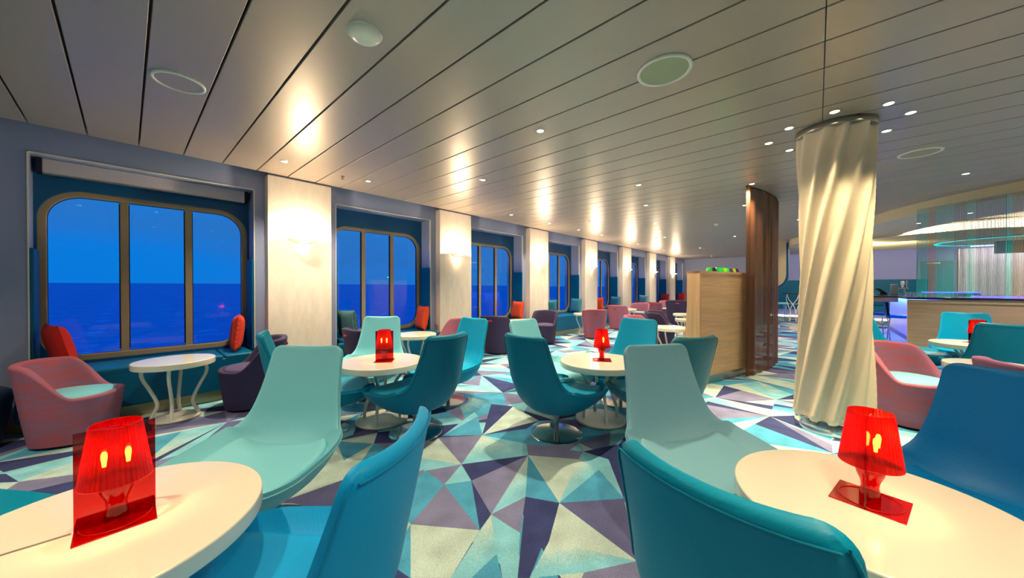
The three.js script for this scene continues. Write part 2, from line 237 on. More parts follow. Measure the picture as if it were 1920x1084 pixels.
// ---------------------------------------------------------------- ceiling fittings
const dl = (() => { const ring = lathe([[0.026, 0.006], [0.028, -0.004], [0.038, -0.005], [0.041, 0]], 28), lens = new THREE.CircleGeometry(0.027, 24); lens.rotateX(Math.PI / 2); lens.translate(0, -0.003, 0); return { ring, lens }; })();
function downlight(x, z, cd, color, label, group, y = CEIL, angle = 0.98) {
  const t = thing('downlight', label, 'downlight', [x, y - 0.001, z], 0, group);
  part('trim_ring', dl.ring, M.steel, t); part('lamp_lens', dl.lens, M.warmGlow, t);
  spot(x, z, cd, color, angle, y - 0.012);
}
const LG = ['round recessed downlight in the satin panel ceiling', 'downlights in the lounge ceiling'];
for (const [x, z] of [[-4.156, -1.1], [-4.158, -1.996], [-1.739, -2.312], [-3.06, -2.904], [-1.717, -4.377], [-0.624, -5.288], [-2.056, -5.547], [-3.04, -4.053], [-4.16, -4.656], [-4.137, -5.812], [-4.1, -6.915], [-4.09, -8.019], [-0.874, -6.6], [1.279, -6.456], [-3.02, -9.474], [-2.783, -8.392], [-2.505, -7.263], [-2.96, -12.878], [-3.36, -16.57], [-0.27, -8.72], [-4.1, -10.4], [-4.1, -12.8], [-1.6, -10.5], [1.9, -4.2]]) downlight(x, z, x > -1 && z < -5 && x < 0 ? 6 : x > 1 ? 18 : 10, '#ffedc6', ...LG);
for (const [x, z] of [[-1.5, 0.5], [-3.1, 0.9], [0.5, -0.4], [0.9, 1.2], [-0.5, 1.9], [-3.0, 2.2], [2.4, -1.8], [2.6, 0.8], [4.6, -3.4], [3.6, -5.6], [0.25, -1.35], [-1.7, -0.35]]) downlight(x, z, z > -1.4 && z < -0.3 && Math.abs(x) < 2 ? (x > 0 ? 6 : 3.4) : x < -1.4 && x > -1.6 ? 5 : z < -5 ? 15 : 7.5, '#ffedc6', ...LG);  // downlights out of view, added as fill; last two brighten the near tables
for (const [x, z] of [[-0.178, -3.635], [-0.335, -3.892], [-0.203, -4.222], [0.092, -3.517], [0.376, -3.619], [0.519, -3.917], [0.429, -4.24]]) downlight(x, z, 9, '#ffe9b8', 'small downlight in the ring round the curtained column', 'downlights round the column', CEIL, 0.42);
{
  const mk = (r, label, x, z, m2) => { const t = thing('ceiling_speaker', label, 'speaker', [x, CEIL, z]); part('rim', lathe([[r * 0.86, -0.004], [r * 0.9, -0.012], [r, -0.008], [r, 0.001]], 48), M.whiteMetal, t); const g = new THREE.CircleGeometry(r * 0.88, 48); g.rotateX(Math.PI / 2); g.translate(0, -0.005, 0); part('grille', g, m2, t); };
  mk(0.155, 'round ceiling speaker with pale green grille and white rim', -0.697, -2.168, mat('#a9ab8c', 0.8));
  mk(0.13, 'round ceiling speaker painted like the panels, near the first window', -3.05, -0.23, M.brushed);
  mk(0.15, 'round ceiling speaker with beige grille beside the curtained column', 0.745, -5.153, mat('#a99f90', 0.8));
  const s = thing('smoke_detector', 'white domed smoke detector on the ceiling', 'detector', [-1.751, CEIL, -0.823]);
  part('housing', lathe([[0, -0.03], [0.045, -0.029], [0.07, -0.022], [0.079, -0.008], [0.08, 0.001]], 40), M.white, s); part('rim', lathe([[0.08, -0.006], [0.086, -0.003], [0.087, 0.001]], 40), M.whiteMetal, s);
  for (const [x, z] of [[-4.204, -1.707], [-3.349, -6.055], [-4.07, -9.85]]) { const p = thing('sprinkler_head', 'small brass sprinkler head hanging from the ceiling', 'sprinkler', [x, CEIL, z], 0, 'sprinkler heads'); part('stem', cyl(0, -0.035, 0, 0, 0.006, 10), M.bronze, p); part('deflector', cyl(0, -0.042, -0.036, 0, 0.017, 14), M.bronze, p); part('escutcheon', cyl(0, -0.006, 0.001, 0, 0.022, 16), M.steel, p); }
  const d = thing('ceiling_sensor', 'small cream ceiling sensor between divider and far wall', 'detector', [-1.571, CEIL, -8.175]); part('body', lathe([[0, -0.04], [0.03, -0.038], [0.045, -0.02], [0.05, 0]], 24), M.cream, d);
}
// ---------------------------------------------------------------- swivel chairs
const chairGeo = (() => {
  const P = [[0.83, -0.40, 0.202, 0.035, 0.036], [0.69, -0.368, 0.212, 0.047, 0.045], [0.55, -0.335, 0.23, 0.064, 0.05], [0.43, -0.302, 0.26, 0.088, 0.055], [0.342, -0.246, 0.3, 0.125, 0.07], [0.3, -0.14, 0.332, 0.125, 0.1], [0.288, 0.0, 0.345, 0.118, 0.105], [0.294, 0.19, 0.336, 0.102, 0.085], [0.314, 0.37, 0.308, 0.075, 0.06]];
  const curve = new THREE.CatmullRomCurve3(P.map((p) => new THREE.Vector3(0, p[0], p[1])), false, 'centripetal'), len = curve.getLength();
  const val = (t, c) => { const x = t * (P.length - 1), i = Math.min(P.length - 2, Math.floor(x)), f = x - i, p0 = P[Math.max(0, i - 1)][c], p1 = P[i][c], p2 = P[i + 1][c], p3 = P[Math.min(P.length - 1, i + 2)][c]; return 0.5 * (2 * p1 + (p2 - p0) * f + (2 * p0 - 5 * p1 + 4 * p2 - p3) * f * f + (3 * p1 - p0 - 3 * p2 + p3) * f * f * f); };
  const ds = [0, 0.002, 0.006, 0.012, 0.02, 0.03, 0.045]; for (let i = 1; i <= 30; i++) ds.push(0.045 + (len - 0.125) * i / 30); ds.push(len - 0.06, len - 0.04, len - 0.022, len - 0.01, len - 0.003, len);
  const frame = (t) => { const a = curve.getPoint(t), e = 0.004, q = curve.getPoint(Math.min(1, t + e)).sub(curve.getPoint(Math.max(0, t - e))).normalize(); return { y: a.y, z: a.z, ny: q.z, nz: -q.y }; }; // normal towards the sitter
  // arc length to curve parameter
  const tOf = (d) => { const u = clamp(d / len, 0, 1); return curve.getUtoTmapping(u); };
  const NU = 19, NP = ds.length;
  const pointAt = (d, u, off, r0 = 0.05, r1 = 0.16) => {
    const t = tOf(d), f = frame(t); let w = val(t, 2); const lift = val(t, 3), ex = lerp(2.1, 5, smooth(0.45, 0.8, t));
    if (d < r0) w -= r0 - Math.sqrt(Math.max(0, r0 * r0 - (r0 - d) ** 2)); if (len - d < r1) w -= r1 - Math.sqrt(Math.max(0, r1 * r1 - (r1 - (len - d)) ** 2));
    const k = lift * Math.pow(Math.abs(u), ex) + off; return [u * w, f.y + f.ny * k, f.z + f.nz * k];
  };
  const thick = (d, u) => { const t = tOf(d), th = val(t, 4), e = 0.034; return Math.min(th, e + (th - e) * (1 - Math.pow(Math.abs(u), 1.8))); };
  const ring = (d) => Math.sqrt(Math.max(0, 1 - (1 - Math.min(1, Math.min(d, len - d) / 0.018)) ** 2));
  const loop = [];
  for (let i = 0; i < NU; i++) loop.push([Math.sin(((i / (NU - 1)) * 2 - 1) * Math.PI / 2 * 0.999), 0]);
  for (let i = 0; i < NU; i++) loop.push([Math.sin((1 - (i / (NU - 1)) * 2) * Math.PI / 2 * 0.999), 1]);
  const shell = grid(loop.length, NP, (i, j) => { const [u, o] = loop[i], d = ds[j], th = thick(d, u), k = ring(d), mid = -th / 2, edge = 1 - Math.pow(Math.abs(u), 24) * 0.5, off = o ? mid - th / 2 * k * edge : mid + th / 2 * k * edge; const p = pointAt(d, u, off); return [...p, p[0] + p[2], p[1] - p[2]]; }, true);
  const body = toCreasedNormals(shell, 0.75);
  // seat cushion resting in the shell
  const d0 = len * 0.5, d1 = len - 0.012, cu = [], nv = 22, nu = 21;
  const cushion = grid(nu, nv, (i, j) => { const u = Math.sin(((i / (nu - 1)) * 2 - 1) * Math.PI / 2) * 0.8, v = (Math.sin((j / (nv - 1) - 0.5) * Math.PI) + 1) / 2, d = lerp(d0, d1, v); const a = 1 - Math.pow(Math.abs(u) / 0.8, 10), b = 1 - Math.pow(Math.abs(v * 2 - 1), 10); const rr = Math.pow(Math.abs(v * 2 - 1), 6) * 0.14; const p = pointAt(d, u * (1 - rr), 0.056 * Math.min(a, b) ** 0.4 - 0.006, 0.05, 0.1); return [...p, p[0], p[2]]; });
  const rim = [[], []];
  for (let j = 4; j < NP - 2; j += 2) for (const s of [0, 1]) rim[s].push(pointAt(ds[j], s ? 1.002 : -1.002, -0.03));
  const backTop = Array.from({ length: 13 }, (_, i) => pointAt(0.022, ((i / 12) * 2 - 1) * 0.97, -0.037));
  const piping = merge([tube(rim[0], 0.0035, 60, 6), tube(rim[1], 0.0035, 60, 6), tube(backTop, 0.0028, 40, 6)]);
  return { body, cushion, piping };
})();
const baseGeo = lathe([[0, 0.022], [0.03, 0.02], [0.18, 0.012], [0.205, 0.008], [0.21, 0.003], [0.208, 0]], 56), postGeo = lathe([[0.021, 0.015], [0.021, 0.13], [0.027, 0.135], [0.027, 0.205]], 24);
M.cushDark = {};
function swivel(label, m, x, z, fx, fz, group) {
  const t = thing('swivel_chair', label, 'chair', [x, 0, z], face(fx, fz), group);
  const s = part('shell', chairGeo.body, m, t); part('piping', chairGeo.piping, m, s);
  part('seat_cushion', chairGeo.cushion, m, t); part('post', postGeo, M.chrome, t); part('base_disc', baseGeo, M.chrome, t);
  return t;
}
swivel('pale aqua high-back swivel chair beside the lamp table, its back to the window wall', M.aqua, -2.0, -0.42, 0.64, 0.77);
swivel('bright blue high-back swivel chair tucked into the lamp table with the cord', M.blue, -1.075, -0.215, -0.82, 0.57);
swivel('teal swivel chair, only its seat showing beyond the near lamp table', M.teal, -2.0, 0.5, 0.77, -0.62);
swivel('pale aqua swivel chair between the window table and the round table, facing the lamp', M.aqua, -3.53, -1.74, 0.75, 0.66);
swivel('deep teal swivel chair at the round table, its rounded back towards the aisle', M.darkTeal, -2.42, -1.55, -0.98, 0.08);
swivel('bright turquoise swivel chair at the round table, next to the purple tub chair', M.brightTeal, -2.84, -2.2, 0.05, 1);
swivel('teal swivel chair with its back edge showing over the pale aqua chair', M.teal, -3.03, -1.06, 0.3, -0.95);
swivel('dark teal swivel chair on a chrome disc, its back to the carpet aisle', M.darkTeal, -1.56, -2.29, 0.06, -1);
swivel('turquoise swivel chair behind the glowing red lamp, facing the aisle', M.brightTeal, -1.49, -3.34, -0.1, 1);
swivel('dusty teal swivel chair between the round table and the wooden divider', mat('#3d8ea0', 0.42, { bumpMap: leatherBump, bumpScale: 0.0006 }), -0.97, -2.85, -0.86, -0.48);
swivel('pale aqua swivel chair beside the purple tub chairs, seen past a teal one', M.aqua, -1.95, -2.78, 1, 0.05);
swivel('grey-green swivel chair with a tall pale back at the lamp table by the column', M.mist, -0.42, -1.88, 0.8, 0.6);
swivel('green-teal swivel chair with a seamed top edge at the table beside the column', M.teal, -0.055, -1.09, 0.25, -0.97);
swivel('plain deep blue swivel chair facing the lamp table, in front of the mauve chair', M.deepBlue, 0.46, -2.1, -0.44, 0.9);
swivel('teal swivel chair turned side-on in front of the bar stools', M.teal, 0.86, -6.62, 0.95, 0.3);
swivel('turquoise swivel chair with its back against the wooden bar front', M.brightTeal, 1.47, -7.12, -0.05, 1);
swivel('dark teal swivel chair facing the wooden bar front, behind the mauve chair', M.darkTeal, 1.36, -5.9, 0, -1);

// ---------------------------------------------------------------- round tables
function tableGeo(r, h) {
  const top = lathe([[0, h], [r - 0.006, h], [r - 0.001, h - 0.003], [r, h - 0.008], [r, h - 0.047], [r - 0.003, h - 0.052], [0, h - 0.052]], 72), b = r * 0.62, base = lathe([[0, 0.026], [b - 0.006, 0.026], [b, 0.02], [b, 0.0], [0, 0]], 56);
  const q = r / 0.275, leg = tube([[0.17 * q, h - 0.042, 0], [0.2 * q, h - 0.06, 0], [0.213 * q, h - 0.1, 0], [0.205 * q, h - 0.15, 0], [0.165 * q, h - 0.24, 0], [0.128 * q, h - 0.33, 0], [0.115 * q, h - 0.38, 0], [0.122 * q, h - 0.42, 0], [0.145 * q, h - 0.47, 0], [0.158 * q, 0.02, 0]], 0.0135, 40, 10);
  return { top, base, leg };
}
const bigT = tableGeo(0.35, 0.53), smallT = tableGeo(0.275, 0.53);
const archLeg = tube([[0.2, 0.49, 0], [0.175, 0.43, 0], [0.125, 0.36, 0], [0.095, 0.3, 0], [0.105, 0.23, 0], [0.135, 0.15, 0], [0.15, 0.08, 0], [0.153, 0.02, 0]], 0.0135, 36, 10);
function table(kind, label, x, z, turn = 0.5, group) {
  const g = kind ? bigT : smallT, t = thing('round_table', label, 'table', [x, 0, z], turn, group);
  part('table_top', g.top, M.white, t); part('base', g.base, M.whiteMetal, t);
  for (let i = 0; i < 4; i++) part('leg', kind ? archLeg : g.leg, M.whiteMetal, t).rotation.y = i * Math.PI / 2 + 0.3;
  return t;
}
table(1, 'white round table with the red lamp whose flat panel faces the aisle', -1.445, 0.045);
table(1, 'white round table with a red lamp, four swivel chairs and the windows behind', -2.854, -1.49);
table(1, 'white round table with a small glowing red lamp, near the wooden divider', -1.424, -2.775);
table(1, 'white round table with a pleated red lamp, beside the curtained column', 0.13, -1.48);
table(1, 'white round table between teal chairs in front of the bar', 1.36, -6.45);
const wt = 'small white round table with bent legs, ';
table(0, wt + 'between a pink and a purple tub chair', -4.28, -0.285, 1.02);
table(0, wt + 'below the second window next to a red cushion', -4.13, -2.65, 0.2);
table(0, wt + 'between two purple tub chairs', -4.27, -5.1, 0.2);
table(0, wt + 'before the bench with blue cushions', -4.24, -7.44, 0.6);
table(0, wt + 'between two pink tub chairs by a window', -4.2, -9.84, 0.3);
table(0, wt + 'beside the purple tub chairs near the divider', -1.76, -5.83, 0.4);
table(0, wt + 'farther of the pair behind the divider', -2.35, -8.9, 0.1);
table(0, wt + 'nearer of the pair behind the divider', -1.9, -7.5, 0.8);
table(0, wt + 'between the pink and the mauve tub chair', 1.1, -4.78, 0.8);

// ---------------------------------------------------------------- tub chairs
const tubGeo = (() => {
  const N = 72, se = (a) => Math.pow(Math.pow(Math.abs(Math.cos(a)), 2.6) + Math.pow(Math.abs(Math.sin(a)), 2.6), -1 / 2.6);
  const rimH = (a) => lerp(0.665, 0.39, smooth(0.95, 2.05, Math.abs(a))) + 0.012 * Math.cos(a * 2) * (Math.abs(a) < 1 ? 1 : 0.3);
  const R = (y) => 0.212 + 0.085 * Math.pow(y / 0.7, 0.85);
  const prof = (a) => { const h = rimH(a), o = []; for (let k = 0; k <= 8; k++) { const y = lerp(0.022, h - 0.03, k / 8); o.push([R(y), y]); } const r = R(h), th = lerp(0.06, 0.045, smooth(1, 2, Math.abs(a))); o.push([r, h - 0.016], [r - 0.007, h - 0.004], [r - th * 0.4, h], [r - th * 0.8, h - 0.006], [r - th, h - 0.022]); for (let k = 1; k <= 5; k++) { const y = lerp(h - 0.022, 0.35, k / 5); o.push([Math.min(r - th, R(y) - th + 0.0) - 0.01 * k / 5, y]); } o.push([0.1, 0.345], [0.001, 0.345]); return o; };
  const n = prof(0).length;
  const body = grid(N + 1, n, (i, j) => { const a = (i / N) * 2 * Math.PI - Math.PI, p = prof(a)[j], r = p[0] * (p[0] < 0.12 ? 1 : se(a)); return [r * Math.sin(a), p[1], -r * Math.cos(a), i / N * 3, p[1] * 1.6]; });
  // rows run upwards on the outside: turn the winding so that the faces look out
  const ix = body.index.array; for (let i = 0; i < ix.length; i += 3) { const t = ix[i]; ix[i] = ix[i + 1]; ix[i + 1] = t; } body.computeVertexNormals();
  const cushion = grid(49, 9, (i, j) => { const a = i / 48 * 2 * Math.PI, k = [[0.206, 0.35], [0.217, 0.362], [0.22, 0.374], [0.214, 0.387], [0.197, 0.397], [0.16, 0.404], [0.1, 0.41], [0.04, 0.412], [0.001, 0.412]][j], r = k[0] * se(a); return [r * Math.sin(a), k[1] + 0.004, r * Math.cos(a)]; });
  const base = lathe([[0, 0], [0.2, 0], [0.205, 0.004], [0.205, 0.024], [0, 0.024]], 48), tagG = new RoundedBoxGeometry(0.075, 0.022, 0.014, 2, 0.005); tagG.translate(0, 0.59, -0.291);
  return { body, cushion, base, tagG };
})();
function tub(label, kind, x, z, fx, fz, s = 1, group) {
  const t = thing('tub_chair', label, 'chair', [x, 0, z], face(fx, fz), group); t.scale.setScalar(s);
  part('body', tubGeo.body, { pink: M.pink, purple: M.purple, mauve: M.plum, navy: M.purple }[kind], t);
  part('seat_cushion', tubGeo.cushion, kind === 'pink' ? M.aqua : kind === 'navy' ? M.benchTeal : M.purpleSeat, t); part('base', tubGeo.base, M.black, t); part('pull_tag', tubGeo.tagG, M.redTag, t);
  return t;
}
tub('pink woven tub chair with aqua seat below the first window, by a red cushion', 'pink', -4.29, 0.27, 0.4, -0.92, 0.93);
tub('dark purple tub chair beside the first cream pilaster', 'purple', -4.20, -0.83, -0.2, 1);
{ const p = thing('pouf', 'dark navy rounded pouf against the grey wall by the socket', 'pouf', [-4.52, 0, 0.83]); part('body', lathe([[0, 0.02], [0.2, 0.02], [0.215, 0.04], [0.255, 0.3], [0.265, 0.36], [0.26, 0.395], [0.235, 0.418], [0.18, 0.425], [0, 0.428]], 48), mat('#0c2b45', 0.5), p); part('base', cyl(0, 0, 0.021, 0, 0.19, 32), M.black, p); }
tub('purple tub chair half hidden behind a pale aqua swivel chair, by the dark cushion', 'purple', -4.22, -2.03, 0, -1);
tub('pink tub chair peeping over the teal chairs in front of the second pilaster', 'pink', -4.22, -3.32, -0.15, 1);
tub('dark purple tub chair with red tag on its back, beside the bright turquoise chair', 'purple', -4.27, -4.42, -0.3, -1);
tub('purple tub chair facing out in front of the third pilaster', 'purple', -4.27, -5.8, 0.3, 1);
tub('pink tub chair with red tag on its back, next to the long teal bench', 'pink', -3.83, -7.15, -0.55, -0.83);
tub('pink tub chair with red tag between an orange cushion and a white table', 'pink', -4.15, -9.15, -0.1, -1);
tub('pink tub chair showing its aqua seat, beside a pale blue cushion', 'pink', -4.1, -10.55, 0.2, 1);
tub('pink tub chair with red tag, its back to the aqua-seated pink chair', 'pink', -4.05, -11.6, -0.2, -1);
tub('small pink tub chair facing out below the red cushion', 'pink', -4.05, -12.95, 0.2, 1);
tub('pink tub chair with aqua seat turned to a small table, behind the turquoise chair', 'pink', -2.27, -5.95, 1, 0.15);
tub('purple tub chair at the small tables, nearer to the pink one', 'purple', -2.22, -6.66, 1, 0.25);
tub('purple tub chair at the small tables, farther from the pink one', 'purple', -2.44, -7.42, 1, 0.2);
tub('large dark purple tub chair with its back turned, behind the small tables', 'purple', -3.02, -10.7, -0.2, -1, 1.18);
tub('purple tub chair against the grey end wall', 'purple', -2.9, -12.6, 0.3, 1, 1.1);
tub('pink woven tub chair with aqua seat behind the curtained column', 'pink', 0.60, -4.5, 0.75, 0.65);
tub('mauve tub chair with its back turned, behind the deep blue swivel chair', 'mauve', 1.16, -4.08, 0.94, -0.33);

// ---------------------------------------------------------------- cushions on the benches
const pillow = (() => { const n = 19, half = (s) => grid(n, n, (i, j) => { const u = (i / (n - 1)) * 2 - 1, v = (j / (n - 1)) * 2 - 1, e = (1 - u ** 4) * (1 - v ** 4), pin = 1 - 0.07 * (1 - u * u) * v * v * Math.abs(v), pin2 = 1 - 0.07 * (1 - v * v) * u * u * Math.abs(u); return [s * u * 0.195 * pin2, v * 0.195 * pin, s * 0.062 * Math.pow(Math.max(0, e), 0.55), u * 0.5 + 0.5, v * 0.5 + 0.5]; }); return merge([half(1), half(-1)]); })();
function cushion(label, m, k, side, tilt = 0.16, x = -4.85) { const o = single('scatter_cushion', pillow, m, label, 'cushion'); o.position.set(x, 0.672, winC(k) + side * 0.60); o.rotation.order = 'YXZ'; o.rotation.y = side > 0 ? Math.PI + 0.25 : -0.2; o.rotation.x = -tilt; return o; }
cushion('plain red cushion leaning in the corner behind the pink tub chair', M.red, 0, 1, 0.22, -4.80);
cushion('red and orange patterned cushion beside the first cream pilaster', M.redPrint, 0, -1, 0.1);
cushion('dark teal patterned cushion behind the purple tub chair', M.tealPrint, 1, 1);
cushion('red-orange patterned cushion by the second window table', M.orange, 1, -1);
cushion('orange-red cushion at the third window beside the turned purple chair', M.orange, 2, -1);
cushion('blue patterned cushion half hidden behind the third pilaster', M.bluePrint, 3, 1);
cushion('blue patterned cushion on the long teal bench next to the fourth pilaster', M.bluePrint, 3, -1);
cushion('orange cushion showing past the fourth pilaster', M.orange, 4, 1);
cushion('blue patterned cushion above the tagged pink tub chair', M.bluePrint, 4, -1);
cushion('pale blue cushion above the facing pink tub chair', M.palePrint, 5, -1);
cushion('bright red cushion at the window near the end wall', M.red, 6, -1);
cushion('red cushion at the last window beside the end wall', M.red, 7, -1);

// ---------------------------------------------------------------- red table lamps
const lampGeo = (() => {
  const w = 0.075, plateV = box(-w, w, 0.003, 0.262, -0.0018, 0.0018), foot = box(-w, w, 0, 0.0036, -0.08, 0.08);
  const N = 336, rib = grid(N + 1, 6, (i, j) => { const a = i / N * 2 * Math.PI, v = j / 5, r = lerp(0.071, 0.05, v) + 0.0011 * Math.cos(a * 42); return [r * Math.sin(a), 0.115 + 0.155 * v, r * Math.cos(a)]; });
  const stem = lathe([[0.024, 0.004], [0.023, 0.03], [0.02, 0.045], [0.022, 0.06], [0.032, 0.085], [0.034, 0.105], [0.028, 0.125], [0.016, 0.135]], 28);
  const oval = tube(Array.from({ length: 24 }, (_, i) => [0.068 * Math.cos(i / 24 * 2 * Math.PI), 0.005, 0.07 * Math.sin(i / 24 * 2 * Math.PI)]), 0.0014, 72, 5, true);
  const rims = merge([tube(Array.from({ length: 24 }, (_, i) => [0.05 * Math.cos(i / 24 * 2 * Math.PI), 0.27, 0.05 * Math.sin(i / 24 * 2 * Math.PI)]), 0.0012, 64, 5, true), tube(Array.from({ length: 24 }, (_, i) => [0.071 * Math.cos(i / 24 * 2 * Math.PI), 0.115, 0.071 * Math.sin(i / 24 * 2 * Math.PI)]), 0.0012, 72, 5, true)]);
  const bulb = lathe([[0.0, 0.182], [0.003, 0.181], [0.006, 0.175], [0.0065, 0.165], [0.005, 0.153], [0.004, 0.14]], 16);
  return { plateV, foot, rib, stem, oval, rims, bulb };
})();
function lamp(label, x, z, turn, y = 0.53) {
  const t = thing('table_lamp', label, 'table lamp', [x, y, z], turn);
  part('upright_panel', lampGeo.plateV, M.redGlass, t); const f = part('foot_plate', lampGeo.foot, M.redGlass, t); part('foot_ring', lampGeo.oval, M.redShade, f);
  const s = part('lamp_shade', lampGeo.rib, M.redShade, t); part('shade_rim', lampGeo.rims, M.redShade, s); part('stem', lampGeo.stem, M.redGlass, t);
  for (const k of [-1, 1]) { const b = part('bulb', lampGeo.bulb, M.bulb, t); b.position.set(k * 0.022, 0.02, 0.014); }
  const l = new THREE.PointLight('#ffc890', 0.02); l.position.set(0, 0.19, 0.014); l.castShadow = true; l.name = 'lamp_light'; t.add(l);
}
lamp('clear red table lamp with its flat square panel facing the aisle', -1.458, 0.021, Math.PI / 2);
lamp('clear red table lamp with square panel on the four-chair table by the windows', -2.83, -1.5, 0.88);
lamp('clear red table lamp with round pleated shade on the table near the divider', -1.42, -2.79, 2.1);
lamp('clear red table lamp with pleated shade seen edge-on beside the column', 0.123, -1.497, 1.36);
lamp('red table lamp half hidden behind a dark teal chair at the bar', 1.38, -6.5, 0.4);
single('lamp_cord', tube([[-1.458, 0.5325, 0.1], [-1.463, 0.5325, 0.15], [-1.468, 0.5325, 0.21], [-1.46, 0.5325, 0.27], [-1.45, 0.5325, 0.34]], 0.0018, 40, 6), mat('#9c968c', 0.4), 'thin clear cord lying across the near white table', 'cord');

// ---------------------------------------------------------------- column wrapped in a cream curtain
{
  const cx = 0.105, cz = -3.9, c = thing('curtained_column', 'round column wrapped in a twisted cream curtain on a glossy metal foot', 'column', [cx, 0, cz]);
  part('core', cyl(0, 0, CEIL, 0, 0.17, 32), M.whiteMetal, c);
  part('foot', lathe([[0.25, 0], [0.25, 0.004], [0.245, 0.1], [0.23, 0.11], [0.17, 0.112]], 64), M.chrome, c);
  const N = 288, V = 40;
  const cur = grid(N + 1, V, (i, j) => { const a = i / N * 2 * Math.PI, v = j / (V - 1), y = lerp(0.1, CEIL - 0.05, v), R = 0.225 - 0.028 * Math.sin(Math.PI * clamp(v * 1.05, 0, 1)) + 0.012 * (1 - v), b = a - v * 2.0, fold = Math.cos(b * 11 + 0.7 * Math.sin(b * 3)) * (0.5 + 0.5 * Math.cos(b * 11)) * 0.4 + Math.cos(b * 11 + 0.9 * Math.sin(b * 4 + 1)) * 0.6; const r = R + fold * 0.025; return [r * Math.sin(a), y + 0.008 * Math.sin(a * 5) * (1 - v), r * Math.cos(a), a * 2, y * 2]; });
  const cm = mat('#f6e4ca', 0.85, { transmission: 0.18, thickness: 0, specularIntensity: 0.4 });
  const cp = part('curtain', cur, cm, c);
  part('hem', grid(N + 1, 3, (i, j) => { const a = i / N * 2 * Math.PI, b = a, y = 0.098 + 0.04 * j / 2, R = 0.239, fold = Math.cos(b * 11 + 0.7 * Math.sin(b * 3)) * (0.5 + 0.5 * Math.cos(b * 11)) * 0.4 + Math.cos(b * 11 + 0.9 * Math.sin(b * 4 + 1)) * 0.6; const r = R + 0.003 + fold * 0.025; return [r * Math.sin(a), y + 0.008 * Math.sin(a * 5), r * Math.cos(a)]; }), M.cream, cp);
  part('ceiling_ring', lathe([[0.2, CEIL - 0.05], [0.246, CEIL - 0.05], [0.252, CEIL - 0.045], [0.252, CEIL - 0.001], [0.2, CEIL - 0.001]], 64), M.steel, c);
}
// ---------------------------------------------------------------- wooden divider with ornament and sheer brown curtain
{
  const ang = Math.atan2(0.24, -0.77); // its length runs away from the aisle
  const d = thing('wooden_divider', 'pale wood divider with a flared end and dark plinth', 'divider', [-1.02, 0, -4.51], ang);
  // local +z = along the length, local +x = left side seen from the aisle end
  const len = 1.3, T = 0.16, H = 1.366;
  const uvWood = (g, along) => { const p = g.attributes.position, uv = g.attributes.uv; for (let i = 0; i < p.count; i++) uv.setXY(i, (along ? p.getZ(i) : p.getX(i) + p.getY(i)) * 0.7, p.getY(i) * 1.3); return g; };
  part('side_panel', uvWood(box(0, 0.022, 0.1, H - 0.03, 0.0, len), true), M.wood, d);
  part('side_panel', uvWood(box(T - 0.022, T, 0.1, H - 0.03, 0.0, len), true), M.wood, d);
  const s = new THREE.Shape(); s.moveTo(0, 0.0); s.lineTo(0.34, 0.0); s.bezierCurveTo(0.2, 0.3, T + 0.02, 0.6, T, 0.95); s.lineTo(T, H); s.lineTo(0, H); s.closePath();
  const eg = new THREE.ExtrudeGeometry(s, { depth: 0.03, bevelEnabled: false, curveSegments: 16 }); eg.translate(0, 0, -0.03); const w2 = eg; { const p = w2.attributes.position, uv = w2.attributes.uv; for (let i = 0; i < p.count; i++) uv.setXY(i, p.getY(i) * 0.6, p.getX(i) * 1.5); }
  part('flared_end', w2, M.wood, d);
  part('top_board', uvWood(box(-0.006, T + 0.006, H - 0.03, H, -0.03, len + 0.006), true), M.wood, d);
  part('far_end', uvWood(box(0.022, T - 0.022, 0.1, H - 0.03, len - 0.022, len), false), M.wood, d);
  part('plinth', box(0.012, T - 0.012, 0, 0.1, 0.0, len - 0.02), M.steel, d);
  // faceted green ornament on top
  const o = thing('crystal_ornament', 'row of faceted green and violet glass blocks on the divider', 'ornament', [-1.02, H, -4.51], ang);
  const tintsG = [mat('#38d860', 0.05, { transmission: 0.6, thickness: 0, emissive: '#2bd84a', emissiveIntensity: 0.35 }), mat('#7a3a88', 0.05, { transmission: 0.5, thickness: 0 }), mat('#b8e030', 0.05, { transmission: 0.6, thickness: 0, emissive: '#a8e020', emissiveIntensity: 0.3 })];
  for (let i = 0; i < 9; i++) { const g = new THREE.CylinderGeometry(0.035, 0.05, 0.052, 3 + (i % 3)); g.rotateY(i * 0.9); g.translate(0.08, 0.026, 0.33 + i * 0.075); part('glass_block', g, tintsG[[0, 1, 0, 0, 2, 0, 1, 2, 1][i]], o); }
  const l = new THREE.PointLight('#3cff6a', 0.05); l.position.set(0.08, 0.09, 0.62); l.castShadow = true; l.name = 'ornament_light'; o.add(l);
  // sheer curtain
  const path = new THREE.CatmullRomCurve3([[-0.69, 0, -5.33], [-0.59, 0, -5.62], [-0.51, 0, -5.95], [-0.46, 0, -6.35], [-0.47, 0, -6.75]].map((p) => new THREE.Vector3(...p)));
  const NC = 220; const sheer = grid(NC, 8, (i, j) => { const t = i / (NC - 1), p = path.getPoint(t), q = path.getTangent(t), a = t * 2 * Math.PI * 7, k = 0.018 * Math.sin(a + 0.8 * Math.sin(t * 11)) + 0.01 * Math.sin(t * 31), y = lerp(0.02, CEIL - 0.012, j / 7); return [p.x - q.z * k, y, p.z + q.x * k]; });
  const sc = thing('sheer_curtain', 'translucent brown sheer curtain hanging from ceiling to floor behind the divider', 'curtain');
  part('fabric', sheer, new THREE.MeshPhysicalMaterial({ color: '#6b3c1e', roughness: 0.7, transparent: true, opacity: 0.88, side: THREE.DoubleSide }), sc);
  part('track', new THREE.TubeGeometry(path, 40, 0.008, 6).translate(0, CEIL - 0.008, 0), M.darkSheet, sc);
}
